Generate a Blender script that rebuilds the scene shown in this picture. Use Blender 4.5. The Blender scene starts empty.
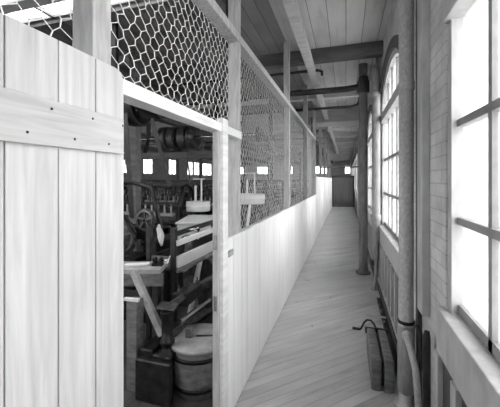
import bpy, bmesh, math, random
from mathutils import Vector, Matrix
R = random.Random(7)
sc = bpy.context.scene
COL = sc.collection
PI = math.pi

# ------------------------------------------------------------------ materials
def new_mat(name):
    m = bpy.data.materials.new(name); m.use_nodes = True
    nt = m.node_tree; b = nt.nodes['Principled BSDF']
    return m, nt, b

def N(nt, t, **kw):
    n = nt.nodes.new(t)
    for k, v in kw.items():
        if k in n.inputs: n.inputs[k].default_value = v
        else: setattr(n, k, v)
    return n

def ramp(nt, fac, stops):
    r = nt.nodes.new('ShaderNodeValToRGB')
    while len(r.color_ramp.elements) < len(stops): r.color_ramp.elements.new(.5)
    for e, (p, v) in zip(r.color_ramp.elements, stops):
        e.position = p; e.color = (v, v, v, 1)
    nt.links.new(fac, r.inputs[0]); return r.outputs[0]

def coords(nt, scale, rot=(0, 0, 0), obj=True):
    if obj:
        t = nt.nodes.new('ShaderNodeTexCoord').outputs['Object']
    else:
        t = nt.nodes.new('ShaderNodeNewGeometry').outputs['Position']
    mp = nt.nodes.new('ShaderNodeMapping')
    mp.inputs['Scale'].default_value = scale; mp.inputs['Rotation'].default_value = rot
    nt.links.new(t, mp.inputs[0]); return mp.outputs[0]

def mottled(name, lo, hi, scale=(8, 8, 8), rough=.7, metal=0, bump=.15, rot=(0, 0, 0), detail=6, dist=.002, spec=.4):
    m, nt, b = new_mat(name)
    v = coords(nt, scale, rot, False)
    n = N(nt, 'ShaderNodeTexNoise', Scale=1.0, Detail=float(detail), Roughness=.6); nt.links.new(v, n.inputs['Vector'])
    c = ramp(nt, n.outputs[0], [(.3, lo), (.7, hi)])
    nt.links.new(c, b.inputs['Base Color'])
    b.inputs['Roughness'].default_value = rough; b.inputs['Metallic'].default_value = metal
    b.inputs['Specular IOR Level'].default_value = spec
    bp = N(nt, 'ShaderNodeBump', Strength=bump, Distance=dist); nt.links.new(n.outputs[0], bp.inputs['Height'])
    nt.links.new(bp.outputs[0], b.inputs['Normal'])
    return m

def planks(name, lo, hi, axis, width, grain=(2, 2, 2), rough=.7, seam=.06, rot=0, knots=True, seamval=.35, spec=.4):
    """boards 'width' wide stepping along world axis (after rotation about Z); long grain; knots; worn patches"""
    m, nt, b = new_mat(name)
    L = nt.links
    base = coords(nt, (1, 1, 1), (0, 0, rot), False)
    sep = nt.nodes.new('ShaderNodeSeparateXYZ'); L.new(base, sep.inputs[0])
    dv = N(nt, 'ShaderNodeMath', operation='DIVIDE'); L.new(sep.outputs[axis], dv.inputs[0]); dv.inputs[1].default_value = width
    fl = N(nt, 'ShaderNodeMath', operation='FLOOR'); L.new(dv.outputs[0], fl.inputs[0])
    fr = N(nt, 'ShaderNodeMath', operation='FRACT'); L.new(dv.outputs[0], fr.inputs[0])
    wn = N(nt, 'ShaderNodeTexWhiteNoise', noise_dimensions='1D'); L.new(fl.outputs[0], wn.inputs['W'])
    off = N(nt, 'ShaderNodeVectorMath', operation='MULTIPLY_ADD')
    cmb = nt.nodes.new('ShaderNodeCombineXYZ')
    for i in range(3): L.new(fl.outputs[0], cmb.inputs[i])
    L.new(cmb.outputs[0], off.inputs[0]); off.inputs[1].default_value = (.37, .61, .53); L.new(base, off.inputs[2])
    mp = nt.nodes.new('ShaderNodeMapping'); mp.inputs['Scale'].default_value = grain; L.new(off.outputs[0], mp.inputs[0])
    n = N(nt, 'ShaderNodeTexNoise', Scale=1.0, Detail=6.0, Roughness=.62, Distortion=.6); L.new(mp.outputs[0], n.inputs['Vector'])
    n2 = N(nt, 'ShaderNodeTexNoise', Scale=1.3, Detail=3.0); L.new(off.outputs[0], n2.inputs['Vector'])
    mix = N(nt, 'ShaderNodeMath', operation='MULTIPLY_ADD'); L.new(n2.outputs[0], mix.inputs[0]); mix.inputs[1].default_value = .5
    h = N(nt, 'ShaderNodeMath', operation='MULTIPLY'); L.new(n.outputs[0], h.inputs[0]); h.inputs[1].default_value = .5; L.new(h.outputs[0], mix.inputs[2])
    w = N(nt, 'ShaderNodeMath', operation='MULTIPLY_ADD'); L.new(wn.outputs[0], w.inputs[0]); w.inputs[1].default_value = .14; L.new(mix.outputs[0], w.inputs[2])
    col = ramp(nt, w.outputs[0], [(.34, lo), (.5, (lo + hi) * .52), (.74, hi)])
    # seams between boards
    e = N(nt, 'ShaderNodeMath', operation='PINGPONG'); L.new(fr.outputs[0], e.inputs[0]); e.inputs[1].default_value = .5
    s = ramp(nt, e.outputs[0], [(0, seamval), (seam, 1)])
    mx = N(nt, 'ShaderNodeMixRGB', blend_type='MULTIPLY'); mx.inputs[0].default_value = 1; L.new(col, mx.inputs[1]); L.new(s, mx.inputs[2])
    out = mx.outputs[0]
    if knots:
        vo = N(nt, 'ShaderNodeTexVoronoi', Scale=3.1); L.new(base, vo.inputs['Vector'])
        k = ramp(nt, vo.outputs['Distance'], [(.03, .35), (.09, 1)])
        mk = N(nt, 'ShaderNodeMixRGB', blend_type='MULTIPLY'); mk.inputs[0].default_value = .8; L.new(out, mk.inputs[1]); L.new(k, mk.inputs[2]); out = mk.outputs[0]
    L.new(out, b.inputs['Base Color'])
    b.inputs['Roughness'].default_value = rough; b.inputs['Specular IOR Level'].default_value = spec
    bp = N(nt, 'ShaderNodeBump', Strength=.35, Distance=.003)
    hh = N(nt, 'ShaderNodeMath', operation='ADD'); L.new(w.outputs[0], hh.inputs[0]); L.new(s, hh.inputs[1])
    L.new(hh.outputs[0], bp.inputs['Height']); L.new(bp.outputs[0], b.inputs['Normal'])
    return m

def brick(name, lo, hi):
    m, nt, b = new_mat(name); L = nt.links
    g = nt.nodes.new('ShaderNodeNewGeometry').outputs['Position']
    sep = nt.nodes.new('ShaderNodeSeparateXYZ'); L.new(g, sep.inputs[0])
    ad = N(nt, 'ShaderNodeMath', operation='ADD'); L.new(sep.outputs[0], ad.inputs[0]); L.new(sep.outputs[1], ad.inputs[1])
    cb = nt.nodes.new('ShaderNodeCombineXYZ'); L.new(ad.outputs[0], cb.inputs[0]); L.new(sep.outputs[2], cb.inputs[1])
    bt = nt.nodes.new('ShaderNodeTexBrick'); L.new(cb.outputs[0], bt.inputs['Vector'])
    bt.inputs['Scale'].default_value = 1; bt.inputs['Brick Width'].default_value = .22; bt.inputs['Row Height'].default_value = .075
    bt.inputs['Mortar Size'].default_value = .005; bt.inputs['Mortar Smooth'].default_value = .3
    bt.inputs['Color1'].default_value = (hi, hi, hi, 1); bt.inputs['Color2'].default_value = ((lo + hi) / 2,) * 3 + (1,)
    bt.inputs['Mortar'].default_value = (lo, lo, lo, 1)
    n = N(nt, 'ShaderNodeTexNoise', Scale=4.0, Detail=7.0, Roughness=.65); L.new(g, n.inputs['Vector'])
    st = ramp(nt, n.outputs[0], [(.3, .6), (.62, 1)])
    mx = N(nt, 'ShaderNodeMixRGB', blend_type='MULTIPLY'); mx.inputs[0].default_value = .8; L.new(bt.outputs[0], mx.inputs[1]); L.new(st, mx.inputs[2])
    L.new(mx.outputs[0], b.inputs['Base Color']); b.inputs['Roughness'].default_value = .6
    bp = N(nt, 'ShaderNodeBump', Strength=.5, Distance=.004, invert=True); L.new(bt.outputs['Fac'], bp.inputs['Height']); L.new(bp.outputs[0], b.inputs['Normal'])
    return m

M = {}
M['pine'] = planks('new pine boards', .20, .66, 1, 50, (5, 34, 2.2), .65, 0, knots=True, seamval=1)
M['pine_h'] = planks('pine batten', .16, .60, 2, 50, (5, 2.4, 38), .65, 0, knots=True, seamval=1)
M['white_board'] = planks('whitewashed boards', .62, .92, 1, 50, (6, 22, 1.1), .7, 0, knots=False, seamval=1)
M['grey_stud'] = mottled('shade toned stud', .32, .54, (30, 30, 5), .75)  # grey tone carries the shade of faces turned from the windows
M['rail'] = mottled('planed rail', .66, .9, (20, 3, 30), .65)
M['floor'] = planks('worn diagonal floor boards', .30, .60, 1, .083, (2.2, 14, 14), .38, .06, rot=-PI / 4, knots=False, seamval=.66, spec=.45)
M['mill_floor'] = planks('dark mill floor', .03, .08, 0, .1, (18, 1.5, 18), .5, .05, seamval=.4)  # darker floor tone for the mill room
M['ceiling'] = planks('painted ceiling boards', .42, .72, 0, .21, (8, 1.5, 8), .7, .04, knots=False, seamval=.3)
M['mill_ceiling'] = planks('dark ceiling boards', .10, .30, 0, .16, (8, 1.5, 8), .7, .05, knots=False, seamval=.3)  # darker boards over the mill room
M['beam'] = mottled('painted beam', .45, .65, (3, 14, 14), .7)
M['dark_beam'] = mottled('dark beam', .07, .15, (3, 14, 14), .6)  # dark tone for mill timbers and single dark beams
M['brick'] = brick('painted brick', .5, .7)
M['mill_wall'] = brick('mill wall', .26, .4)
M['trim'] = mottled('painted window trim', .38, .56, (12, 12, 4), .5)
M['recess'] = mottled('shade dark recess boards', .04, .08, (12, 12, 3), .6)  # near-black puts recess shade into the colour; reused for dark trim
M['muntin'] = mottled('window bars', .22, .34, (9, 9, 9), .5)
M['iron'] = mottled('black oily iron', .012, .045, (14, 14, 14), .38, .6, .2)
M['iron_mid'] = mottled('grey machine iron', .05, .16, (14, 14, 14), .42, .5, .2)
M['col'] = mottled('painted iron column', .12, .24, (18, 18, 5), .5, 0, .2)
M['col_dark'] = mottled('dark iron pipe', .03, .07, (18, 18, 5), .5, .2, .2)
M['pipe'] = mottled('grey painted pipe', .34, .56, (70, 70, 40), .5, .1, .3)
M['pipe_light'] = mottled('pale painted pipe', .22, .34, (40, 40, 10), .5, .1, .3)
M['wire'] = mottled('galvanised wire', .75, .9, (20, 20, 20), .4, .2, 0)
M['leather'] = mottled('leather belt', .04, .09, (20, 20, 4), .6)
M['steel'] = mottled('bright worn steel', .5, .7, (30, 30, 30), .25, .9, .05)
M['cream'] = mottled('white enamel', .85, .93, (5, 5, 5), .4, 0, .05)
M['old_wood'] = mottled('old bench wood', .09, .22, (8, 30, 30), .65)
M['wood_mid'] = mottled('unpainted timber', .28, .48, (10, 10, 24), .65)
M['black_wood'] = mottled('black timber', .015, .04, (10, 10, 24), .5)  # even near-black timber
M['cloth'] = mottled('white cotton', .7, .85, (30, 30, 30), .9)
M['gate'] = planks('dark gate boards', .10, .18, 0, .14, (16, 16, 2), .6, .05, knots=False)
M['earth'] = mottled('pale yard', .5, .6, (1, 1, 1), .9)

def glass():
    m, nt, b = new_mat('dusty window glass'); nt.nodes.remove(b)
    o = nt.nodes['Material Output']
    t = N(nt, 'ShaderNodeBsdfTransparent', Color=(.9, .9, .9, 1)); g = N(nt, 'ShaderNodeBsdfGlossy', Roughness=.08)
    tr = N(nt, 'ShaderNodeBsdfTranslucent', Color=(.8, .8, .8, 1))
    n = N(nt, 'ShaderNodeTexNoise', Scale=3.0, Detail=5.0)
    f = ramp(nt, n.outputs[0], [(.35, .05), (.7, .3)])
    a = nt.nodes.new('ShaderNodeMixShader'); nt.links.new(f, a.inputs[0]); nt.links.new(t.outputs[0], a.inputs[1]); nt.links.new(tr.outputs[0], a.inputs[2])
    c = nt.nodes.new('ShaderNodeMixShader'); c.inputs[0].default_value = .06; nt.links.new(a.outputs[0], c.inputs[1]); nt.links.new(g.outputs[0], c.inputs[2])
    nt.links.new(c.outputs[0], o.inputs['Surface']); return m
M['glass'] = glass()

# ------------------------------------------------------------------ mesh helpers
class MB:
    def __init__(s): s.v = []; s.f = []; s.smooth = []
    def add(s, vs, fs, sm=False):
        o = len(s.v); s.v += [Vector(v) for v in vs]
        for f in fs: s.f.append([i + o for i in f]); s.smooth.append(sm)
        return s
    def box(s, x0, x1, y0, y1, z0, z1):
        return s.add([(x, y, z) for z in (z0, z1) for y in (y0, y1) for x in (x0, x1)],
                     [(0, 2, 3, 1), (4, 5, 7, 6), (0, 1, 5, 4), (2, 6, 7, 3), (0, 4, 6, 2), (1, 3, 7, 5)])
    def bar(s, a, b, w, h, up=(0, 0, 1)):
        """rectangular bar from a to b, w across, h along up"""
        a, b = Vector(a), Vector(b); d = (b - a).normalized(); up = Vector(up)
        if abs(d.dot(up)) > .99: up = Vector((1, 0, 0))
        x = d.cross(up).normalized(); u = x.cross(d).normalized()
        vs = [p + x * sx * w / 2 + u * sy * h / 2 for p in (a, b) for sx, sy in ((-1, -1), (1, -1), (1, 1), (-1, 1))]
        return s.add(vs, [(0, 1, 2, 3), (7, 6, 5, 4), (0, 4, 5, 1), (1, 5, 6, 2), (2, 6, 7, 3), (3, 7, 4, 0)])
    def tube(s, pts, r, n=16, cap=True):
        pts = [Vector(p) for p in pts]; rs = r if isinstance(r, (list, tuple)) else [r] * len(pts)
        prev = None; rings = []
        for i, p in enumerate(pts):
            d = (pts[min(i + 1, len(pts) - 1)] - pts[max(i - 1, 0)]).normalized()
            if prev is None:
                a = Vector((0, 0, 1)) if abs(d.z) < .9 else Vector((1, 0, 0)); prev = (a - d * a.dot(d)).normalized()
            else: prev = (prev - d * prev.dot(d)).normalized()
            q = d.cross(prev)
            rings.append([p + (prev * math.cos(2 * PI * k / n) + q * math.sin(2 * PI * k / n)) * rs[i] for k in range(n)])
        vs = [v for rg in rings for v in rg]; fs = []
        for i in range(len(rings) - 1):
            for k in range(n):
                fs.append((i * n + k, i * n + (k + 1) % n, (i + 1) * n + (k + 1) % n, (i + 1) * n + k))
        s.add(vs, fs, True)
        if cap:
            s.add(rings[0], [tuple(reversed(range(n)))]); s.add(rings[-1], [tuple(range(n))])
        return s
    def lathe(s, c, prof, axis=(0, 0, 1), n=28, sm=True):
        """prof: list of (radius, distance along axis)"""
        c = Vector(c); ax = Vector(axis).normalized()
        a = Vector((0, 0, 1)) if abs(ax.z) < .9 else Vector((1, 0, 0)); x = (a - ax * a.dot(ax)).normalized(); y = ax.cross(x)
        vs = []; fs = []
        for r, t in prof:
            for k in range(n):
                vs.append(c + ax * t + (x * math.cos(2 * PI * k / n) + y * math.sin(2 * PI * k / n)) * max(r, 1e-4))
        for i in range(len(prof) - 1):
            for k in range(n):
                fs.append((i * n + k, i * n + (k + 1) % n, (i + 1) * n + (k + 1) % n, (i + 1) * n + k))
        return s.add(vs, fs, sm)
    def prism_x(s, poly, x0, x1):
        """poly in (y,z), extruded x0..x1"""
        n = len(poly)
        vs = [(x0, y, z) for y, z in poly] + [(x1, y, z) for y, z in poly]
        fs = [tuple(range(n))[::-1], tuple(range(n, 2 * n))] + [(k, (k + 1) % n, n + (k + 1) % n, n + k) for k in range(n)]
        return s.add(vs, fs)
    def build(s, name, mat, parent=None, bevel=0, origin=None):
        me = bpy.data.meshes.new(name)
        if parent is not None: o0 = Vector(parent['_w'])
        elif origin is not None: o0 = Vector(origin)
        else:
            mn = Vector([min(v[i] for v in s.v) for i in range(3)]); mxx = Vector([max(v[i] for v in s.v) for i in range(3)])
            o0 = Vector(((mn.x + mxx.x) / 2, (mn.y + mxx.y) / 2, mn.z))
        me.from_pydata([tuple(v - o0) for v in s.v], [], s.f)
        me.polygons.foreach_set('use_smooth', s.smooth)
        me.validate(); me.update()
        bm = bmesh.new(); bm.from_mesh(me); bmesh.ops.recalc_face_normals(bm, faces=bm.faces); bm.to_mesh(me); bm.free()
        me.materials.append(M[mat] if isinstance(mat, str) else mat)
        o = bpy.data.objects.new(name, me); COL.objects.link(o)
        if parent is not None: o.parent = parent; o['_w'] = tuple(o0)
        else: o.location = o0; o['_w'] = tuple(o0)
        if bevel:
            b = o.modifiers.new('bevel', 'BEVEL'); b.width = bevel; b.segments = 2; b.limit_method = 'ANGLE'
        return o

def tag(o, label, cat, group=None):
    o['label'] = label; o['category'] = cat
    if group: o['group'] = group
    return o
def thing(name, loc, label, cat, group=None):
    o = bpy.data.objects.new(name, None); COL.objects.link(o); o.location = loc; o['_w'] = tuple(loc); o.empty_display_size = .1
    return tag(o, label, cat, group)
def struct(o): o['kind'] = 'structure'; return o
def dup(root, loc, rz=0, label=None):
    r = root.copy(); COL.objects.link(r); r.location = loc; r.rotation_euler = (0, 0, rz)
    if label: r['label'] = label
    for ch in list(root.children):
        c = ch.copy(); COL.objects.link(c); c.parent = r
        for g in list(ch.children):
            d = g.copy(); COL.objects.link(d); d.parent = c
    return r

# ------------------------------------------------------------------ dimensions
PX = -.75            # face of the mesh partition
WX = .50             # face of the window wall
CZ = 3.55            # ceiling
Y0, Y1 = -4.0, 33.0
LX = -12.0
WINS = [(3.05 + 3.1 * k, 4.95 + 3.1 * k) for k in range(-2, 9)]
SILL, HEAD, SPRING, CROWN = .92, 2.41, 2.72, 3.05

# ------------------------------------------------------------------ setting
m = MB(); m.box(PX - .05, WX + .3, Y0, Y1, -.12, 0); struct(m.build('floor', 'floor'))
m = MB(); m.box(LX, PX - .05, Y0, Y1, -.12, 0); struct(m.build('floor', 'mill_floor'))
ADDED_SKY = [(.4, 2.15), (2.42, 2.95)]; SX = (-4.1, -1.6)  # invented skylights, added to light the mill foreground from above
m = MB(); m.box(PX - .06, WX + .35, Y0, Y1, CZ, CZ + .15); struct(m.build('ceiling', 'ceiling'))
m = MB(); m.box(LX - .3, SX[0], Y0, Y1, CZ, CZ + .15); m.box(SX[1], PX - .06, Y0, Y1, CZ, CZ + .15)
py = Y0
for a, b in ADDED_SKY: m.box(SX[0], SX[1], py, a, CZ, CZ + .15); py = b
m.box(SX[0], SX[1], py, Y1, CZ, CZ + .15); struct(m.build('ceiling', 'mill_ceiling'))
ADDED_BW = [(-11.2, -9.4), (-8.6, -6.8), (-6.0, -4.2), (-3.4, -1.6)]  # invented back windows, added to light the machines from the front
m = MB(); prev = LX - .3
for a, b in ADDED_BW:
    m.box(prev, a, Y0 - .3, Y0, -.12, CZ + .15); m.box(a, b, Y0 - .3, Y0, -.12, .95); m.box(a, b, Y0 - .3, Y0, 3.1, CZ + .15); prev = b
m.box(prev, WX + .35, Y0 - .3, Y0, -.12, CZ + .15); struct(m.build('wall_back', 'brick'))

def arch(y0, y1, n=14):
    yc = (y0 + y1) / 2; h = CROWN - SPRING; w = (y1 - y0) / 2; r = (w * w + h * h) / (2 * h); zc = CROWN - r
    a = math.asin(w / r)
    return [(yc + r * math.sin(-a + 2 * a * k / n), zc + r * math.cos(-a + 2 * a * k / n)) for k in range(n + 1)]
m = MB(); prev = Y0
for (a, b) in WINS:
    m.box(WX, WX + .35, prev, a, 0, CZ)                     # brick pier
    m.box(WX + .02, WX + .35, a, b, 0, SILL - .04)          # under the sill
    A = arch(a, b)
    for k in range(len(A) - 1):
        (ya, za), (yb, zb) = A[k], A[k + 1]
        m.prism_x([(ya, za), (yb, zb), (yb, CZ), (ya, CZ)], WX, WX + .35)
    prev = b
m.box(WX, WX + .35, prev, Y1, 0, CZ)
struct(m.build('wall_right', 'brick'))

# projecting arch rings of brick over the windows
for i, (a, b) in enumerate(WINS):
    A = arch(a, b); m = MB()
    yc = (a + b) / 2
    for k in range(len(A) - 1):
        (ya, za), (yb, zb) = A[k], A[k + 1]
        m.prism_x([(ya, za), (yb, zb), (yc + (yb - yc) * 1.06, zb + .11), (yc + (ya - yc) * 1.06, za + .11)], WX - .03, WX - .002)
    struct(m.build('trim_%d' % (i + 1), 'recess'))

# windows of the right wall
for i, (a, b) in enumerate(WINS):
    w = bpy.data.objects.new('window_%d' % (i + 1), None); COL.objects.link(w); w.location = (WX, (a + b) / 2, SILL); w['_w'] = tuple(w.location); struct(w)
    X = WX + .03
    m = MB(); m.box(X - .02, X + .08, a, a + .06, SILL, SPRING); m.box(X - .02, X + .08, b - .06, b, SILL, SPRING)
    A = arch(a, b)
    for k in range(len(A) - 1):
        (ya, za), (yb, zb) = A[k], A[k + 1]
        m.prism_x([(ya, za), (yb, zb), (yb, zb - .06), (ya, za - .06)], X - .02, X + .08)
    m.build('window_frame', 'trim', w)
    m = MB(); m.box(X - .05, X + .09, a, b, HEAD, HEAD + .11); m.build('transom_bar', 'trim', w, .006)
    m = MB()
    cols = [a + .06 + (b - a - .12) * k / 5 for k in range(1, 5)]
    for k, y in enumerate(cols):
        t = .017
        m.box(X + .01, X + .05, y - t, y + t, SILL, HEAD)
        m.box(X + .01, X + .05, y - t, y + t, HEAD + .1, [z for yy, z in A if yy >= y][0] - .05)
    for z in (1.39, 1.88): m.box(X + .005, X + .055, a + .06, b - .06, z - .018, z + .018)
    m.box(X + .01, X + .05, a + .06, b - .06, SILL, SILL + .05)
    m.build('window_bars', 'muntin', w)
    m = MB(); m.box(X + .028, X + .032, a + .02, b - .02, SILL, SPRING)
    for k in range(len(A) - 1):
        (ya, za), (yb, zb) = A[k], A[k + 1]
        m.prism_x([(ya, SPRING), (yb, SPRING), (yb, max(zb, SPRING + .001)), (ya, max(za, SPRING + .001))], X + .028, X + .032)
    m.build('pane', 'glass', w)
    m = MB(); m.box(WX - .04, WX + .05, a - .04, b + .04, SILL - .05, SILL)
    m.box(WX - .035, WX - .001, a - .04, b + .04, SILL - .24, SILL - .05)
    m.build('window_sill', 'trim', w, .006)

# wainscot under the windows: frame with tall recesses, their shade put into near-black boards
for i, (a, b) in enumerate(WINS):
    m = MB(); m.box(WX - .045, WX - .02, a - .04, b + .04, .0, .14)
    n = 7
    for k in range(n + 1):
        y = a - .04 + (b - a + .08 - .07) * k / n
        m.box(WX - .045, WX - .02, y, y + .07, .14, SILL - .24)
    struct(m.build('trim_%d' % (i + 21), 'trim'))
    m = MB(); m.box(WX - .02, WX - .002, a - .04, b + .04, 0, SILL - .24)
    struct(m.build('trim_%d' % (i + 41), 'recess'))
m = MB(); m.box(WX - .06, WX - .045, Y0, Y1, 0, .1); struct(m.build('baseboard_right', 'recess'))

# mill left wall + end wall with windows
LW = [(-2.6, -1.2), (.4, 1.8), (3.4, 4.8), (6.4, 7.8), (9.4, 10.6), (12, 12.9), (14.3, 15.05), (16.3, 17.3), (19.2, 20.2), (21.9, 22.8), (23.0, 24.05), (24.6, 26.5), (28, 29.5)]
m = MB(); prev = Y0
LZ = lambda y: .95 if y < 8 else 1.93  # near windows invented tall, to bring more daylight into the mill
for a, b in LW:
    m.box(LX - .12, LX, prev, a, 0, CZ); m.box(LX - .12, LX, a, b, 0, LZ(a)); m.box(LX - .12, LX, a, b, 3.0, CZ); prev = b
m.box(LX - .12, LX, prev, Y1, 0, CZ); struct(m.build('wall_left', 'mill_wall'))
EW = [(-11.6, -10.9), (-9.46, -8.2), (-6.5, -5.5), (-3.1, -1.9), (-.1, .42)]
m = MB(); prev = LX - .3
for a, b in EW:
    m.box(prev, a, Y1, Y1 + .3, 0, CZ); m.box(a, b, Y1, Y1 + .3, 0, 2.15); m.box(a, b, Y1, Y1 + .3, 2.95, CZ); prev = b
m.box(prev, WX + .35, Y1, Y1 + .3, 0, CZ); struct(m.build('wall_front', 'brick'))
def small_window(idx, x0, x1, y0, y1, z0, z1, alongy):
    w = bpy.data.objects.new('window_%d' % idx, None); COL.objects.link(w); w.location = ((x0 + x1) / 2, (y0 + y1) / 2, z0); w['_w'] = tuple(w.location); struct(w)
    m = MB(); g = MB(); t = .03
    if alongy:
        x = (x0 + x1) / 2
        for y in (y0, (y0 + y1) / 2 - t / 2, y1 - t): m.box(x - .04, x + .04, y, y + t, z0, z1)
        for z in (z0, z1 - t, (z0 + z1) / 2): m.box(x - .03, x + .03, y0, y1, z, z + t)
        g.box(x - .003, x + .003, y0, y1, z0, z1)
    else:
        y = (y0 + y1) / 2
        for x in (x0, (x0 + x1) / 2 - t / 2, x1 - t): m.box(x, x + t, y - .04, y + .04, z0, z1)
        for z in (z0, z1 - t): m.box(x0, x1, y - .03, y + .03, z, z + t)
        g.box(x0, x1, y - .003, y + .003, z0, z1)
    m.build('window_frame', 'muntin', w); g.build('pane', 'glass', w)
for k, (a, b) in enumerate(LW): small_window(61 + k, LX - .12, LX, a, b, LZ(a), 3.0, True)
for k, (a, b) in enumerate(EW): small_window(81 + k, a, b, Y1, Y1 + .3, 2.15, 2.95, False)
for k, (a, b) in enumerate(ADDED_BW): small_window(91 + k, a, b, Y0 - .3, Y0, .95, 3.1, False)
for k, (a, b) in enumerate(ADDED_SKY):  # frames and panes of the added skylights
    w = bpy.data.objects.new('window_%d' % (96 + k), None); COL.objects.link(w); w.location = ((SX[0] + SX[1]) / 2, (a + b) / 2, CZ); w['_w'] = tuple(w.location); struct(w)
    m = MB(); n = 4
    for q in range(n + 1):
        x = SX[0] + (SX[1] - SX[0] - .04) * q / n; m.box(x, x + .04, a, b, CZ + .05, CZ + .1)
    m.box(SX[0], SX[1], a, a + .04, CZ + .05, CZ + .1); m.box(SX[0], SX[1], b - .04, b, CZ + .05, CZ + .1); m.build('window_frame', 'muntin', w)
    m = MB(); m.box(SX[0], SX[1], a, b, CZ + .072, CZ + .078); m.build('pane', 'glass', w)
# ground outside
m = MB(); m.box(-60, 60, -40, 80, -3.3, -3.2); struct(m.build('ground', 'earth'))

# ceiling beams running across, one per bay
BY = [-1.9, .2, 2.3, 4.75, 6.95, 9.05, 11.15, 13.25, 15.4, 17.6, 19.8, 22, 24.2, 26.4, 28.6, 30.8]
for k, y in enumerate(BY):
    d = y < 5
    m = MB(); m.box(LX, WX, y - .07, y + .07, 3.36 if k != 5 else 3.2, CZ)
    o = m.build('ceiling_beam', 'dark_beam' if k == 3 else 'beam', None, .008); struct(o)
# long strip running along the corridor ceiling
m = MB(); m.box(-.58, -.46, Y0, 22, 3.29, 3.36); struct(m.build('ceiling_batten', 'beam', None, .005))

# ------------------------------------------------------------------ mesh partition
part = thing('mesh_partition', (PX, .9, 0), 'long whitewashed board partition with chicken wire above, beside the corridor', 'partition')
STY = [2.19, 4.35, 6.45, 8.3]
# studs
for k, y in enumerate(STY):
    top = CZ
    m = MB(); m.box(PX - .095, PX - .012, y - .03, y + .022, 0, top); o = m.build('stud', 'grey_stud', part, .003)
for y in (10.4, 12.5, 14.6, 16.7):
    m = MB(); m.box(PX - .095, PX - .012, y - .03, y + .022, 0, CZ); m.build('stud', 'grey_stud', part)
m = MB(); m.box(PX - .095, PX - .012, .78, .86, 0, 3.2); m.build('stud', 'grey_stud', part, .003)
m = MB(); m.box(PX - .095, PX - .012, -1.6, -1.52, 0, 3.2); m.build('stud', 'grey_stud', part, .003)
# top rail
m = MB(); m.box(PX - .09, PX - .005, -1.6, 8.32, 2.62, 2.68); m.build('top_rail', 'grey_stud', part, .003)
# head rail over the doorway
m = MB(); m.box(PX - .085, PX, -1.6, 2.2, 1.90, 1.955); m.build('head_rail', 'rail', part, .003)
# door jamb: deep grey post with a pale stop
m = MB(); m.box(PX - .045, PX - .008, 1.765, 1.80, 0, 1.90); m.build('door_jamb', 'grey_stud', part, .003)
m = MB(); m.box(PX - .03, PX + .014, 1.80, 1.885, 0, 1.985); m.build('door_stop', 'rail', part, .003)
# boarded lower part: individual boards, irregular widths
def boards(y0, y1, z1, mat='white_board', x=PX, th=.02, w=(.10, .15)):
    m = MB(); y = y0
    while y < y1 - .001:
        ww = min(R.uniform(*w), y1 - y)
        if y1 - y - ww < .04: ww = y1 - y
        dx = R.uniform(-.0015, .0015)
        m.box(x - .012 + dx, x + th - .012 + dx, y + .0012, y + ww - .0012, .01, z1 + R.uniform(-.003, .003)); y += ww
    return m
segs = [(1.888, 2.177), (2.187, 4.35), (4.35, 6.45), (6.45, 8.3)]
for a, b in segs: boards(a, b, 1.20).build('board_panel', 'white_board', part, .002)
for a, b in [(8.3, 10.4), (10.4, 12.5), (12.5, 14.6), (14.6, 17.9)]: boards(a, b, 1.66).build('board_panel', 'white_board', part)
boards(-1.6, .84, 1.9, w=(.2, .22)).build('board_panel', 'white_board', part)
m = MB(); m.box(PX - .07, PX - .014, 1.9, 8.3, 1.14, 1.19); m.build('ledger', 'grey_stud', part)
# hex wire
def hexwire(y0, y1, z0, z1, x, r=.0014):
    W, a, b = .070, .025, .022
    m = MB(); segs = set(); nr = int((z1 - z0) / (a + b)) + 2; nc = int((y1 - y0) / W) + 2
    rr = random.Random(3)
    J = {}
    def pt(i, j, k):   # lattice key -> jittered point
        key = (i, j, k)
        if key not in J:
            yy = y0 + i * W / 2; zz = z0 + j * (a + b) + k * a
            J[key] = (x + rr.uniform(-.004, .004), yy + rr.uniform(-.005, .005), zz + rr.uniform(-.0035, .0035))
        return J[key]
    lines = []
    for j in range(-1, nr):
        for i in range(-1, 2 * nc):
            if (i + j) % 2: continue
            lo, hi = pt(i, j, 0), pt(i, j, 1)          # vertical twist
            lines.append((lo, hi, r * 1.5))
            lines.append((hi, pt(i + 1, j + 1, 0), r)); lines.append((hi, pt(i - 1, j + 1, 0), r))
    for p, q, rad in lines:
        if min(p[1], q[1]) < y0 or max(p[1], q[1]) > y1 or min(p[2], q[2]) < z0 - .01 or max(p[2], q[2]) > z1 + .01: continue
        m.tube([p, q], rad, 4, False)
    return m
hexwire(-.2, 2.19, 1.93, 2.66, PX - .098, .0018).build('wire_mesh', 'wire', part)
hexwire(2.19, 4.35, 1.16, 2.66, PX - .098).build('wire_mesh', 'wire', part)
hexwire(4.37, 6.42, 1.16, 2.66, PX - .098).build('wire_mesh', 'wire', part)
hexwire(6.47, 8.27, 1.16, 2.66, PX - .098).build('wire_mesh', 'wire', part)
# latch plates
m = MB(); m.box(PX + .008, PX + .02, 1.89, 1.97, 1.085, 1.125); m.build('latch', 'wood_mid', part, .002)
for z in (.78, 1.16):
    m = MB(); m.box(PX - .035, PX - .015, 1.758, 1.765, z, z + .09); m.build('strike_plate', 'steel', part)

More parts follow.
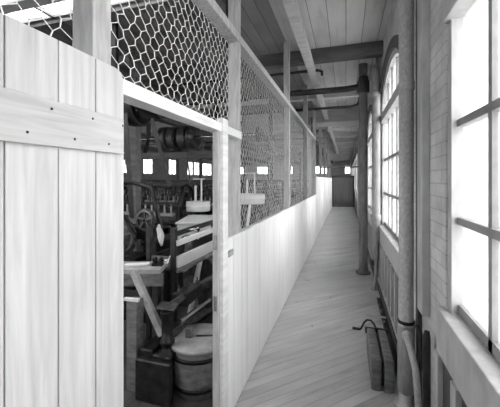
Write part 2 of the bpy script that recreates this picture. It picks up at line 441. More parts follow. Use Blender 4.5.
# ------------------------------------------------------------------ plank door, swung back flat along the partition
door = thing('plank_door', (-.70, .4, 0), 'pale pine plank door with battens swung open at the left', 'door')
edges = [-.14, -.02, .105, .225, .35, .475, .605, .728, .848]
for k in range(len(edges) - 1):
    a, b = edges[k] + .0015, edges[k + 1] - .0015
    z0, z1 = .03, 1.955
    if k == len(edges) - 2:
        poly = [(a, z0), (b, z0), (b, z1 - .03), (b - .012, z1 - .008), (b - .035, z1), (a, z1)]
    else: poly = [(a, z0), (b, z0), (b, z1), (a, z1)]
    m = MB(); m.prism_x(poly, -.722, -.700); m.build('plank', 'pine', door, .002)
for z in (1.68, .30):
    m = MB(); m.box(-.700, -.682, -.13, .826, z, z + .112); bt = m.build('batten', 'pine_h', door, .002)
    m = MB()
    for k in range(len(edges) - 1):
        y = (edges[k] + edges[k + 1]) / 2
        for dz, dy in ((.025, -.03), (.09, .03)):
            m.lathe((-.6805, y + dy, z + dz), [(.0001, .001), (.003, .001), (.0035, 0)], (1, 0, 0), 8)
    m.build('nails', 'iron', bt)

# ------------------------------------------------------------------ pipes and column on the window side
t = thing('iron_column', (.28, 5.57, 0), 'dark round iron column standing in the corridor with a collar near the top', 'column')
m = MB(); m.lathe((.28, 5.57, 0), [(.0, 0), (.12, 0), (.12, .03), (.09, .05), (.072, .1), (.07, 3.05), (.07, CZ)]); m.build('shaft', 'col', t)
m = MB(); m.lathe((.28, 5.57, 3.06), [(.07, 0), (.098, .01), (.1, .2), (.082, .22), (.082, .27), (.07, .28)]); m.build('collar', 'col_dark', t)
m = MB(); m.tube([(.2, 5.57, 3.17), (.0, 5.57, 3.15), (-3.0, 5.57, 3.15), (-5.5, 5.57, 3.15)], .052)
tag(m.build('overhead_pipe', 'col_dark'), 'thick black pipe crossing the corridor overhead from the round column', 'pipe')
m = MB(); m.tube([(.28, 7.12, CZ), (.28, 7.12, 3.3), (.24, 7.12, 3.22), (.1, 7.12, 3.19), (-4.2, 7.12, 3.19)], .03)
tag(m.build('overhead_pipe', 'col_dark'), 'thin black pipe crossing overhead behind the thick black pipe', 'pipe')
m = MB(); m.tube([(-.36, 5.0, 3.24), (-.36, 5.0, 3.3), (-.42, 5.0, 3.33), (-1.4, 5.0, 3.33), (-3.2, 5.0, 3.33)], .022)
tag(m.build('overhead_rod', 'col_dark'), 'slim black rod with hooked end just in front of the thick overhead pipe', 'rod')

t = thing('steam_pipe', (.42, 4.84, 0), 'pale vertical pipe between the round column and the near window', 'pipe')
m = MB(); m.lathe((.42, 4.84, .42), [(0, 0), (.045, 0), (.055, .04), (.058, .1), (.058, 2.55)])
m.tube([(.42, 4.84, 2.9), (.42, 4.84, 3.05), (.42, 4.90, 3.18), (.42, 5.02, 3.25), (.42, 5.4, 3.26)], .058); m.build('riser', 'pipe_light', t)
for z in (2.8, 1.0):
    m = MB(); m.lathe((.42, 4.84, z), [(.058, 0), (.07, .005), (.07, .08), (.058, .085)]); m.build('coupling', 'pipe_light', t)
m = MB(); m.tube([(.42, 4.84, .43), (.42, 4.84, .2), (.40, 4.82, .06), (.39, 4.80, .0)], [.028, .024, .02, .03]); m.lathe((.39, 4.80, 0), [(0, 0), (.05, 0), (.05, .015), (.02, .02)]); m.build('foot', 'pipe_light', t)

t = thing('steam_pipe', (.405, 2.40, 0), 'thick mottled grey pipe with banded joint in front of the near brick pier', 'pipe')
m = MB(); m.lathe((.405, 2.40, 0), [(0, 0), (.08, 0), (.08, .02), (.048, .025), (.048, CZ)]); m.build('riser', 'pipe', t)
m = MB(); m.lathe((.405, 2.40, .585), [(.048, 0), (.056, .003), (.057, .02), (.048, .024)]); m.build('band', 'iron', t)
m = MB(); m.lathe((.405, 2.40, .1), [(.048, 0), (.056, .01), (.056, .46), (.048, .47)]); m.build('sleeve', 'pipe_light', t)
m = MB(); m.lathe((.405, 2.40, 2.22), [(.048, 0), (.054, .004), (.054, .06), (.048, .065)]); m.build('coupling', 'pipe', t)
m = MB(); m.tube([(.40, 2.36, .53), (.39, 2.27, .53), (.40, 2.20, .49), (.42, 2.16, .40), (.43, 2.14, .2), (.43, 2.13, .0)], .02, 14); m.lathe((.40, 2.335, .53), [(.034, 0), (.034, .03), (.0, .03)], (-.1, -1, 0)); m.build('branch', 'pipe', t)
m = MB(); m.tube([(.44, 2.28, .62), (.45, 2.24, .64), (.455, 2.2, .6), (.455, 2.17, .5), (.45, 2.18, .4), (.44, 2.2, .36)], .013, 10); m.build('hook_bracket', 'iron', t)

m = MB(); m.box(.455, .499, 2.16, 2.30, .74, CZ - .001)
tag(m.build('pier_board', 'trim', None, .004), 'vertical painted board fixed to the brick pier beside the thick grey pipe', 'board')
m = MB(); m.box(.475, .499, 2.37, 2.45, .03, CZ - .001)  # dark strip standing in for the shaded gap at the pier corner
tag(m.build('pier_gap_strip', 'recess', None, .002), 'dark gap coloured in as a narrow upright strip between the thick grey pipe and the painted board', 'strip')
m = MB(); m.tube([(.455, 2.05, 0), (.455, 2.05, .66), (.458, 2.05, .7)], [.022, .022, .014])
tag(m.build('pipe_stub', 'iron'), 'short black upright pipe stub against the near brick pier', 'pipe')
m = MB(); m.tube([(.47, 3.0, 0), (.47, 3.0, 3.3)], .02, 12)
tag(m.build('thin_pipe', 'trim'), 'thin upright painted pipe at the edge of the near window', 'pipe')
# conduits beyond
for k, (x, y, r, lb) in enumerate([(.46, 5.12, .022, 'thin upright conduit just behind the pale vertical pipe'), (.45, 8.65, .035, 'upright pipe on the second pier beyond the round column'), (.45, 11.8, .035, 'farthest upright pipe on the window wall')]):
    m = MB(); m.tube([(x, y, 0), (x, y, CZ)], r, 12); tag(m.build('wall_pipe', 'pipe_light'), lb, 'pipe')
for (x, y, z, lb) in [(.40, 8.4, 1.42, 'small dark box on the wall seen left of the round column'), (.44, 5.28, 1.72, 'small dark box on the wall between column and pale pipe')]:
    t = thing('switch_box', (WX, y, z), lb, 'box')
    m = MB(); m.box(x, WX, y - .06, y + .06, z, z + .34 if y > 8 else z + .24); m.build('case', 'iron', t, .01)
    m = MB(); m.box(x - .012, x, y - .045, y + .045, z + .03, z + .2); m.build('lid', 'col_dark', t, .004)

# ------------------------------------------------------------------ things lying on the corridor floor, right
t = thing('hand_winch', (.24, 3.0, 0), 'old wooden winding box with bent crank handle on floor below near window', 'winch')
for x, mt in ((.185, 'old_wood'), (.275, 'old_wood')):
    m = MB(); m.prism_x([(2.5, 0), (3.1, 0), (3.1, .17), (3.06, .22), (2.98, .24), (2.5, .24)], x, x + .07); m.build('cheek', mt, t, .012)
m = MB(); m.box(.255, .275, 2.55, 3.02, .02, .2); m.build('body', 'black_wood', t)
m = MB(); m.lathe((.17, 3.05, .2), [(0, 0), (.03, 0), (.03, .19), (0, .19)], (1, 0, 0)); m.build('roller', 'iron', t)
m = MB(); m.tube([(.33, 3.06, .22), (.265, 3.07, .22), (.25, 3.08, .25), (.225, 3.10, .272), (.19, 3.11, .268), (.165, 3.12, .235), (.137, 3.12, .172), (.12, 3.12, .165), (.06, 3.12, .168)], [.009] * 7 + [.012, .014], 12); m.build('crank', 'iron', t)
m = MB(); m.bar((.227, 3.85, .012), (.43, 3.75, .045), .022, .012)
tag(m.build('wood_stick', 'pine', None, .002), 'thin pale wooden stick lying on the floor near the window wall', 'stick')
t = thing('scrap_plank', (.40, 2.9, 0), 'dark narrow plank lying along the wall under the near window', 'plank')
m = MB(); m.box(.385, .435, 2.45, 4.4, .0, .03); m.build('board', 'black_wood', t, .004)
for (x, y, r, g) in [(.405, 3.62, .018, 0), (.405, 3.92, .025, 1), (.405, 4.1, .02, 2)]:
    m = MB(); m.lathe((x, y, .03), [(0, 0), (r, 0), (r * 1.1, r * .7), (r * .6, r * 1.4), (0, r * 1.5)], n=9, sm=False)
    tag(m.build('scrap_lump', 'iron_mid'), ['smallest scrap lump on the dark plank, nearest', 'largest scrap lump on the dark plank, middle', 'farthest scrap lump on the dark plank'][g], 'scrap')
for k, (x, y, a, s) in enumerate([(-.58, 4.92, .3, .05), (-.55, 5.9, 1.2, .02), (-.62, 4.0, .5, .015), (-.35, 3.4, .2, .012), (-.2, 4.3, .8, .012)]):
    m = MB(); d = Vector((math.cos(a), math.sin(a), 0)) * s; m.bar(Vector((x, y, .004)) - d, Vector((x, y, .004)) + d, .018, .006)
    lb = ['longest pale wood chip by the partition foot', 'small wood chip far along the partition foot', 'small wood chip near the partition foot', 'tiny pale chip in mid floor, nearest', 'tiny pale chip in mid floor, farther'][k]
    tag(m.build('wood_chip', 'pine'), lb, 'wood chip', 'wood chips on the corridor floor')

# ------------------------------------------------------------------ cross frame and end gate
t = thing('cross_frame', (-.1, 8.9, 0), 'timber frame with high beam and thin rod spanning the corridor far down', 'frame')
m = MB(); m.box(PX - .19, WX, 8.85, 8.95, 3.07, 3.2); m.build('lintel', 'beam', t, .005)
m = MB(); m.box(PX - .19, PX - .11, 8.85, 8.95, 0, 3.35); m.build('post', 'dark_beam', t, .004)
m = MB(); m.tube([(PX + .05, 8.9, 1.93), (WX, 8.9, 1.93)], .022, 10); m.build('rod', 'col', t)
t = thing('end_gate', (-.14, 18, 0), 'dark boarded gate closing the far end of the corridor', 'gate')
m = MB(); m.box(PX, WX - .06, 18, 18.04, .03, 1.75); m.build('board_panel', 'gate', t)
m = MB(); m.box(PX, WX - .06, 17.96, 18.0, 1.68, 1.78); m.box(PX, PX + .08, 17.96, 18, .03, 1.78); m.box(WX - .14, WX - .06, 17.96, 18, .03, 1.78); m.build('gate_frame', 'recess', t)
m = MB(); m.box(PX, WX - .06, 17.9, 17.95, 0, .03); m.build('threshold', 'rail', t)
# ------------------------------------------------------------------ mill: timber posts
pts = [(-3.06, 3.95), (-2.95, 8.2), (-2.95, 12.5), (-2.95, 16.8), (-2.95, 21), (-6.2, 6.3), (-6.2, 12.5), (-6.2, 18.7), (-6.2, 25), (-9.2, 9.4), (-9.2, 15.6), (-9.2, 21.8)]
pr = None
for k, (x, y) in enumerate(pts):
    lb = 'nearest dark timber post inside the mill room doorway' if k == 0 else 'dark timber post standing deeper in the mill room'
    if pr is None:
        pr = thing('mill_post', (x, y, 0), lb, 'post', 'timber posts in the mill room')
        m = MB(); m.box(x - .07, x + .07, y - .07, y + .07, 0, CZ); m.build('shaft', 'dark_beam', pr, .02)
        m = MB(); m.box(x - .13, x + .13, y - .3, y + .3, CZ - .32, CZ - .19); m.build('bolster', 'dark_beam', pr, .01)
    else: dup(pr, (x, y, 0), 0, lb)

# overhead line shafts with pulleys (axis X)
def pulley(m, c, r, w, axis=(1, 0, 0)):
    m.lathe(Vector(c) - Vector(axis) * w / 2, [(r * .86, 0), (r, 0), (r * 1.015, w / 2), (r, w), (r * .86, w), (r * .84, w * .6), (r * .2, w * .55), (r * .2, w * .45), (r * .84, w * .4), (r * .86, 0)], axis, 32)
t = thing('line_shaft', (-3.9, 6.3, 2.2), 'overhead shaft with four belt drums seen in the top of the doorway', 'line shaft')
m = MB(); m.tube([(-6.0, 6.3, 2.55), (-1.4, 6.3, 2.55)], .03, 12); m.build('shaft', 'steel', t)
for x, r, w in [(-4.02, .26, .17), (-3.80, .25, .17), (-3.52, .26, .18), (-3.30, .25, .18), (-2.3, .2, .12), (-1.75, .16, .1), (-5.1, .3, .2)]:
    m = MB(); pulley(m, (x, 6.3, 2.55), r, w); m.build('pulley', 'iron_mid', t)
m = MB(); m.box(-6.0, -1.2, 6.1, 6.22, 2.06, 2.2); m.build('hanger_beam', 'dark_beam', t)
for x in (-4.5, -2.75, -1.5):
    m = MB(); m.bar((x, 6.16, 2.2), (x, 6.3, 2.55), .06, .06); m.bar((x, 6.3, 2.55), (x, 6.3, CZ), .05, .09); m.build('hanger', 'iron', t)
t = thing('line_shaft', (-2.4, 3.0, 2.0), 'overhead shaft with one big wheel at upper left of the doorway', 'line shaft')
m = MB(); m.tube([(-4.2, 3.15, 2.46), (-1.0, 3.15, 2.46)], .025, 12); m.build('shaft', 'iron', t)
for x, r, w in [(-2.42, .22, .16), (-2.12, .15, .1), (-3.1, .25, .14)]:
    m = MB(); pulley(m, (x, 3.15, 2.46), r, w); m.build('pulley', 'iron', t)
for x in (-2.75, -1.2):
    m = MB(); m.bar((x, 3.15, 2.46), (x, 3.15, CZ), .05, .09); m.build('hanger', 'iron', t)
for (a, b, lb) in [((-2.9, 3.7, 3.4), (-2.55, 4.1, 1.5), 'dark leather belt slanting down beside the nearest post'), ((-3.35, 6.04, 2.5), (-2.95, 5.5, 1.3), 'thin leather belt dropping from the right belt drum'), ((-2.42, 2.93, 2.46), (-2.6, 3.3, 1.1), 'leather belt hanging from the big upper left wheel'), ((-5.1, 6.0, 2.55), (-5.0, 6.9, 1.3), 'leather belt far left behind the nearest post')]:
    m = MB(); m.bar(a, b, .07 if 'thin' not in lb else .03, .008, (0, 1, 0)); tag(m.build('drive_belt', 'leather'), lb, 'belt', 'drive belts')
# extra low beams of the mill ceiling
for k, x in enumerate((-1.35, -4.65, -7.6, -10.2)):
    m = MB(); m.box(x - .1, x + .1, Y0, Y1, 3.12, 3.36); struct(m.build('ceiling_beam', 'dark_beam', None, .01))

# ------------------------------------------------------------------ looms (mill machines)
def make_machine(loc, label):
    X, Y, Z = loc
    t = thing('spinning_machine', loc, label, 'machine', 'dark iron mill machines')
    for s in (-1, 1):
        m = MB(); x = X + s * .62
        pts = [(x, Y - .45, 0), (x, Y - .42, .35), (x, Y - .3, .7), (x, Y - .28, 1.1), (x, Y - .12, 1.42), (x, Y + .05, 1.5), (x, Y + .25, 1.38), (x, Y + .33, 1.1), (x, Y + .36, .6), (x, Y + .45, 0)]
        m.tube(pts, [.06, .05, .05, .045, .04, .04, .04, .045, .05, .06], 10)
        m.bar((x, Y - .36, .6), (x, Y + .36, .6), .05, .09); m.bar((x, Y - .28, 1.05), (x, Y + .33, 1.05), .04, .07); m.bar((x, Y - .36, .2), (x, Y + .4, .2), .05, .07)
        m.build('side_frame', 'iron', t)
        m = MB(); pulley(m, (X + s * .75, Y + .05, .78), .24, .09)
        for k in range(5):
            a = 2 * PI * k / 5; m.bar((X + s * .75, Y + .05, .78), (X + s * .75, Y + .05 + .21 * math.cos(a), .78 + .21 * math.sin(a)), .02, .03)
        m.build('hand_wheel', 'iron_mid', t)
    for (y, z, r, mt, nm) in [(-.3, .86, .09, 'iron_mid', 'roller'), (.28, .9, .11, 'iron_mid', 'roller'), (0, .62, .13, 'iron', 'drum')]:
        m = MB(); m.lathe((X - .6, Y + y, z), [(0, 0), (r, 0), (r * 1.25, .001), (r * 1.25, .03), (r, .04), (r, 1.16), (r * 1.25, 1.17), (r * 1.25, 1.2), (0, 1.2)], (1, 0, 0), 20); m.build(nm, mt, t)
    m = MB(); m.bar((X - .78, Y + .05, 1.5), (X + .78, Y + .05, 1.5), .09, .07); m.bar((X - .7, Y - .28, 1.12), (X + .7, Y - .28, 1.12), .05, .06); m.build('crossbar', 'iron', t)
    m = MB()
    for k in range(7):
        x = X - .54 + k * .18; m.tube([(x, Y - .26, 1.14), (x, Y - .3, 1.26), (x + .03, Y - .2, 1.4), (x + .02, Y, 1.47)], .012, 6)
    m.build('guide_arms', 'iron_mid', t)
    m = MB()
    for k in range(9):
        x = X - .54 + k * .135; m.lathe((x, Y - .42, .98), [(0, 0), (.028, 0), (.016, .02), (.02, .12), (.01, .15), (0, .15)], n=10)
    m.box(X - .6, X + .6, Y - .47, Y - .36, .93, .98); m.build('bobbin_rack', 'wood_mid', t)
    return t
mc = make_machine((-3.55, 5.3, 0), 'dark iron mill machine nearest the open doorway')
spots = [(-5.4, 5.6), (-3.3, 7.6), (-5.2, 8.2), (-7.2, 8.0), (-3.2, 10), (-5.0, 10.8), (-7.1, 11), (-9.4, 11.5), (-3.3, 13.6), (-5.3, 13.8), (-7.6, 14.5), (-10, 15), (-3.4, 18.1), (-5.6, 17.2), (-8, 18), (-3.4, 22.6), (-6, 21.5), (-8, 23.6)]
for (x, y) in spots:
    near = y < 9
    dup(mc, (x, y, 0), R.choice((0, PI, .1)), 'dark iron mill machine in a row behind the nearest one')
make_dark = thing('gear_press', (-2.45, 3.0, 0), 'black machine with gears and wheel low behind the bench at left', 'machine')
t = make_dark
m = MB(); m.box(-2.9, -2.0, 2.9, 3.3, 0, .12); m.box(-2.85, -2.7, 2.95, 3.25, .12, 1.0); m.box(-2.15, -2.0, 2.95, 3.25, .12, 1.05); m.box(-2.85, -2.0, 3.0, 3.2, .9, 1.05); m.box(-2.6, -2.25, 2.9, 3.25, .35, .7); m.build('frame', 'iron', t, .02)
for (x, z, r) in [(-2.45, .95, .22), (-2.1, 1.15, .11), (-2.7, 1.2, .09)]:
    m = MB(); m.lathe((x, 2.86, z), [(r * .8, 0), (r, 0), (r, .05), (r * .8, .05), (r * .78, .02), (r * .15, .02), (r * .15, 0)], (0, 1, 0), 30)
    for k in range(24):
        a = 2 * PI * k / 24; m.bar((x + r * math.cos(a), 2.885, z + r * math.sin(a)), (x + (r + .015) * math.cos(a), 2.885, z + (r + .015) * math.sin(a)), .04, .015, (0, 1, 0))
    for k in range(5):
        a = 2 * PI * k / 5 + .3; m.bar((x, 2.875, z), (x + r * .85 * math.cos(a), 2.875, z + r * .85 * math.sin(a)), .02, .02, (0, 1, 0))
    m.build('gear', 'iron_mid', t)
m = MB(); m.tube([(-2.75, 3.1, 1.05), (-2.78, 3.05, 1.35), (-2.6, 3.0, 1.55), (-2.35, 3.0, 1.56), (-2.1, 3.0, 1.5), (-2.02, 3.0, 1.2), (-1.98, 3.0, 1.05)], .025, 10); m.build('bow', 'iron', t)
m = MB(); m.tube([(-2.55, 2.85, 1.58), (-2.4, 2.85, 1.25), (-2.2, 2.85, .95)], .018, 8); m.build('lever', 'iron', t)

# ------------------------------------------------------------------ foreground things through the doorway
U = Vector((.955, .297, 0)); F = Vector((-.297, .955, 0))     # bench axes: it stands 17 degrees askew
def P(o, u, f, z): v = Vector(o) + U * u + F * f; v.z = z; return v
bo = (-1.72, 2.30, 0)
t = thing('work_bench', bo, 'rough wooden work bench with thick edge low at left of the doorway', 'bench')
m = MB()
for k in range(2): m.bar(P(bo, -.45, .065 + .135 * k, .785), P(bo, .17, .065 + .135 * k, .785), .13, .04)
m.build('bench_top', 'wood_mid', t, .004)
m = MB(); m.bar(P(bo, -.45, .02, .71), P(bo, .19, .02, .71), .04, .11); m.build('apron', 'old_wood', t, .004)
for u, f in ((-.38, .06), (.12, .06), (-.38, .23), (.12, .23)):
    m = MB(); m.bar(P(bo, u, f, 0), P(bo, u, f, .765), .06, .06); m.build('leg', 'black_wood', t, .004)
m = MB(); m.bar(P(bo, -.18, .10, .815), P(bo, .03, .13, .82), .05, .018); tag(m.build('whitewood_lath', 'cream', None, .003), 'short white slat lying on the work bench top', 'slat')
t = thing('bench_vise', P(bo, .10, .12, .805), 'small metal vise with lever on the work bench right end', 'vise')
m = MB(); m.bar(P(bo, .06, .12, .82), P(bo, .16, .12, .82), .06, .03); m.bar(P(bo, .075, .12, .85), P(bo, .10, .12, .85), .07, .06); m.bar(P(bo, .13, .12, .85), P(bo, .155, .12, .85), .07, .06); m.build('jaws', 'iron', t, .003)
m = MB(); m.tube([P(bo, .15, .12, .85), P(bo, .22, .10, .86)], .008, 8); m.tube([P(bo, .21, .07, .83), P(bo, .22, .14, .89)], .005, 8); m.build('handle', 'steel', t)

m = MB(); m.bar((-1.64, 2.10, .85), (-1.36, 2.08, .39), .045, .075, (.3, -.95, .2))
tag(m.build('leaning_plank', 'wood_mid', None, .004), 'pale plank leaning diagonally below the work bench', 'plank')
t = thing('stub_post', (-1.55, 1.93, 0), 'short dark wooden post with pale peg at lower left of the doorway', 'post')
m = MB(); m.box(-1.59, -1.50, 1.95, 2.04, 0, .68); m.build('shaft', 'old_wood', t, .005)
m = MB(); m.bar((-1.59, 1.93, .70), (-1.48, 1.96, .69), .03, .022); m.build('peg', 'rail', t, .003)

# open wooden truck / trough
t = thing('wooden_truck', (-1.52, 3.0, 0), 'pale open sided wooden truck on legs beside the doorway jamb', 'truck')
xa, xb, ya, yb = -1.585, -1.86, 2.64, 3.86
xr = lambda x, y: x + (y - ya) * .12
for (x, y) in ((xa, ya), (xb, ya), (xa, yb), (xb, yb)):
    xx = xr(x, y); m = MB(); m.box(xx - .035, xx + .012, y - .03, y + .03, .0, 1.13 if y == ya else 1.02); m.build('corner_post', 'black_wood', t, .004)
for x in (xa, xb):
    a, b = (xr(x, ya) + .02, ya), (xr(x, yb) + .02, yb); fc = 'cream' if x == xa else 'black_wood'  # far side coloured black so it sinks into the dark behind
    m = MB(); m.bar((*a, .975), (*b, 1.03), .025, .055); m.build('top_rail', fc, t, .004)
    m = MB(); m.bar((*a, .79), (*b, .845), .025, .115); m.build('side_board', fc, t, .004)
    m = MB(); m.bar((*a, .705), (*b, .76), .045, .035); m.build('sill_rail', 'wood_mid', t, .004)
m = MB(); m.box(xb, xa, ya - .01, ya + .015, .72, .84); m.build('end_board', 'old_wood', t, .003)
m = MB(); m.prism_x([(ya, .70), (yb, .75), (yb, .765), (ya, .715)], xb + .04, xa + .1); m.build('bottom_board', 'old_wood', t)
m = MB(); m.bar((-1.54, 3.1, .72), (-1.54, 2.78, .05), .03, .07, (0, 1, 0)); m.build('brace', 'cream', t, .003)
m = MB(); m.bar((-1.52, 3.2, .72), (-1.46, 3.7, .35), .03, .05, (0, 1, 0)); m.build('brace', 'old_wood', t, .003)
m = MB(); m.bar((-1.55, 3.2, .74), (-1.55, 3.2, .0), .06, .06); m.build('middle_leg', 'black_wood', t, .003)
t = thing('metal_fitting', (-1.75, 3.05, .72), 'shiny coiled metal fitting inside the wooden truck', 'fitting')
m = MB(); m.lathe((-1.64, 3.0, .74), [(0, 0), (.05, 0), (.05, .19), (.07, .2), (.07, .23), (.03, .25), (0, .25)], n=18); m.build('body', 'steel', t)
m = MB(); m.tube([(-1.64 + .06 * math.cos(a * .6), 3.12 + .06 * math.sin(a * .6), .93 + .006 * a) for a in range(22)], .01, 8); m.build('coil', 'steel', t)

# white box and drums
bb = (-2.23, 3.76, 0)
t = thing('white_bin', bb, 'large white flat topped bin behind the wooden truck', 'bin')
def rbox(m, u0, u1, f0, f1, z0, z1, o=bb):
    return m.bar(P(o, (u0 + u1) / 2, f0, (z0 + z1) / 2), P(o, (u0 + u1) / 2, f1, (z0 + z1) / 2), u1 - u0, z1 - z0)
m = MB(); rbox(m, 0, .72, 0, .9, .60, .975); m.build('body', 'cream', t, .01)
m = MB(); rbox(m, -.02, .74, -.02, .92, .975, 1.0); m.build('lid', 'cream', t, .005)
for u in (.04, .68):
    for f in (.05, .85):
        m = MB(); rbox(m, u - .03, u + .03, f - .03, f + .03, 0, .6); m.build('leg', 'black_wood', t)
m = MB(); m.lathe(P(bb, .3, .0, .9), [(.018, 0), (.018, .02), (0, .02)], -F, 12); m.build('knob', 'iron', t)
def drum(x, y, z, r, h, label):
    t = thing('round_tub', (x, y, 0), label, 'tub')
    m = MB(); m.lathe((x, y, z), [(0, 0), (r * .95, 0), (r * .99, .01), (r, h * .4), (r * 1.0, h * .45), (r * 1.04, h * .5), (r * 1.04, h * .6), (r, h * .62), (r, h), (r * .95, h), (r * .93, h * .5), (0, h * .5)], n=40); m.build('bowl', 'cream', t)
    m = MB(); m.lathe((x, y, 0), [(r * .9, 0), (r * .9, .04), (r * .25, .08), (r * .2, z - .06), (r * .6, z - .001), (0, z - .001)], n=24); m.build('pedestal', 'iron', t)
    m = MB(); m.tube([(x - r * .25, y, z + h * .5), (x - r * .25, y, z + h + .28)], .022, 12); m.tube([(x + r * .3, y, z + h * .5), (x + r * .3, y, z + h + .4)], .015, 12); m.tube([(x - r * .5, y, z + h + .4), (x + r * .6, y, z + h + .4)], .012, 10); m.build('spindle', 'rail', t)
drum(-2.52, 4.98, 1.03, .21, .17, 'round white tub on pedestal seen in the doorway beside the jamb')
drum(-1.78, 5.75, 1.12, .28, .19, 'round white tub on pedestal seen through the first wire bay')
m = MB(); m.bar((-1.15, 3.55, .95), (-1.42, 4.6, 1.28), .035, .03); tag(m.build('wood_pole', 'rail', None, .003), 'pale pole slanting behind the wire mesh above the boards', 'pole')
# hanging cloth
m = MB(); n, q = 8, 12; vs = []; o = Vector((-1.74, 2.60, 0))
for j in range(q + 1):
    for i in range(n + 1):
        w = .012 + .036 * math.sin(PI * min(1, (j + 2) / (q + 1))) 
        vs.append((o.x + (i / n - .5) * w * 1.6 + .03 * j / q, o.y + .015 * math.sin(i * 1.7 + j * .3), 1.16 - .17 * j / q - .01 * abs(i - 4)))
fs = [(j * (n + 1) + i, j * (n + 1) + i + 1, (j + 1) * (n + 1) + i + 1, (j + 1) * (n + 1) + i) for j in range(q) for i in range(n)]
m.add(vs, fs, True); cl = m.build('hanging_rag', 'cloth'); so = cl.modifiers.new('s', 'SOLIDIFY'); so.thickness = .006
tag(cl, 'white rag hanging beside the dark truck post', 'rag')

# black iron machine low in the doorway
t = thing('pump_engine', (-1.3, 2.3, 0), 'black oily machine with upright cylinder and sloping rods low in doorway', 'machine')
m = MB(); m.lathe((-1.265, 2.0, 0), [(0, .3), (.07, .3), (.07, .33), (.042, .34), (.042, .38), (.052, .385), (.052, .41), (.042, .415), (.042, .60), (.05, .605), (.05, .63), (0, .635)], n=24); m.build('cylinder', 'iron', t)
for (a, b, r) in [((-1.27, 2.0, .64), (-1.33, 2.95, .58), .028), ((-1.34, 2.08, .58), (-1.38, 2.9, .50), .022), ((-1.22, 2.1, .5), (-1.27, 2.75, .42), .02), ((-1.30, 2.1, .38), (-1.3, 2.8, .30), .03)]:
    m = MB(); m.tube([a, b], r, 12); m.build('rod', 'steel' if r == .02 else 'iron_mid', t)
m = MB(); m.bar((-1.31, 2.25, .60), (-1.34, 2.6, .58), .14, .10); m.bar((-1.36, 2.4, .2), (-1.36, 2.9, .2), .2, .16); m.bar((-1.36, 2.45, 0), (-1.36, 2.45, .3), .12, .1); m.box(-1.46, -1.17, 1.88, 1.93, 0, .3); m.box(-1.46, -1.35, 1.93, 2.4, 0, .35); m.box(-1.35, -1.2, 1.93, 1.97, 0, .32); m.bar((-1.34, 2.8, 0), (-1.34, 2.8, .5), .12, .1); m.build('bed', 'iron', t, .01)
m = MB()
for (x, y, z) in [(-1.33, 2.28, .65), (-1.27, 2.35, .65), (-1.36, 2.45, .65), (-1.3, 2.55, .64)]: m.lathe((x, y, z), [(.018, 0), (.018, .03), (.008, .03), (.008, .06), (0, .06)], n=6, sm=False)
m.build('bolts', 'iron_mid', t)
m = MB(); m.bar((-1.33, 1.99, .66), (-1.20, 2.02, .65), .12, .014); m.build('cap_plate', 'iron_mid', t, .002)
# barrel with lid
t = thing('lidded_barrel', (-1.13, 2.16, 0), 'low round barrel with board lid at the doorway threshold', 'barrel')
bx, by = -1.10, 2.18
m = MB(); m.lathe((bx, by, 0), [(0, 0), (.19, 0), (.205, .12), (.21, .2), (.2, .345), (.0, .345)], n=36); m.build('body', 'old_wood', t)
for z, r in ((.05, .203), (.27, .211)):
    m = MB(); m.lathe((bx, by, z), [(r, 0), (r + .004, 0), (r + .004, .03), (r, .03)], n=36); m.build('hoop', 'iron', t)
m = MB(); m.lathe((bx, by, .345), [(0, 0), (.225, 0), (.225, .022), (0, .022)], n=40); m.build('lid', 'wood_mid', t)
m = MB(); m.bar((bx - .02, by + .0, .371), (bx + .2, by + .08, .371), .012, .008); m.build('lid_batten', 'black_wood', t)
m = MB(); m.bar((bx - .07, by - .02, .367), (bx - .07, by - .02, .44), .05, .05); tag(m.build('wood_block', 'old_wood', None, .004), 'small square wood block standing on the barrel lid', 'block')
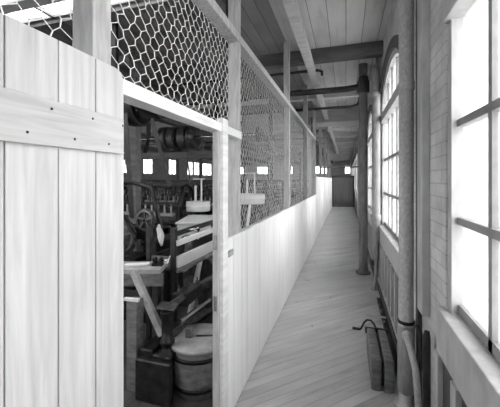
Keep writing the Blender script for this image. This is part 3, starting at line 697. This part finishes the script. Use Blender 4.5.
# big dark roller lying behind
m = MB(); m.lathe((-3.2, 1.95, .28), [(0, 0), (.24, 0), (.28, .02), (.28, .8), (.24, .82), (0, .82)], (.955, .297, 0), 30)
tag(m.build('iron_roller', 'iron_mid'), 'large dark roller lying on the mill floor left of the work bench', 'roller')
m = MB()
for k in range(5): m.bar((-1.15 - .02 * k, 3.4 + .13 * k, .02), (-2.2, 3.5 + .13 * k, .02), .1, .03)
tag(m.build('floor_pallet', 'old_wood', None, .004), 'low slatted pallet on the mill floor behind the truck', 'pallet')

# ------------------------------------------------------------------ camera, light
cam = bpy.data.cameras.new('camera'); co = bpy.data.objects.new('camera', cam); COL.objects.link(co)
co.location = (0, 0, 1.6); co.rotation_euler = (PI / 2, 0, math.radians(17.3))
cam.sensor_width = 36; cam.lens = 308 / 500 * 36; cam.shift_y = -24.5 / 500; cam.clip_start = .05
sc.camera = co

w = bpy.data.worlds.new('sky'); sc.world = w; w.use_nodes = True
bg = w.node_tree.nodes['Background']; bg.inputs[0].default_value = (1, 1, 1, 1); bg.inputs[1].default_value = 9.0
def portal(loc, rot, sx, sy):
    l = bpy.data.lights.new('portal', 'AREA'); l.shape = 'RECTANGLE'; l.size = sx; l.size_y = sy; l.cycles.is_portal = True
    o = bpy.data.objects.new('window_light', l); COL.objects.link(o); o.location = loc; o.rotation_euler = rot
for a, b in WINS: portal((WX + .37, (a + b) / 2, (SILL + CROWN) / 2), (0, PI / 2, 0), CROWN - SILL, b - a)
for a, b in LW: portal((LX - .14, (a + b) / 2, (3 + LZ(a)) / 2), (0, -PI / 2, 0), 3 - LZ(a), b - a)
for a, b in EW: portal(((a + b) / 2, Y1 + .32, 2.55), (-PI / 2, 0, 0), b - a, .8)
for a, b in ADDED_BW: portal(((a + b) / 2, Y0 - .32, 2.02), (PI / 2, 0, 0), b - a, 2.15)
for a, b in ADDED_SKY: portal(((SX[0] + SX[1]) / 2, (a + b) / 2, CZ + .2), (0, 0, 0), SX[1] - SX[0], b - a)
sc.view_settings.view_transform = 'Standard'; sc.view_settings.look = 'None'; sc.view_settings.gamma = 1
sc.view_settings.exposure = 0.0; sc.view_settings.use_curve_mapping = False
sc.cycles.use_denoising = True; sc.cycles.max_bounces = 8; sc.cycles.diffuse_bounces = 5
sc.cycles.transparent_max_bounces = 12; sc.cycles.sample_clamp_indirect = 10; sc.cycles.caustics_reflective = False
for o in bpy.data.objects:
    if '_w' in o: del o['_w']
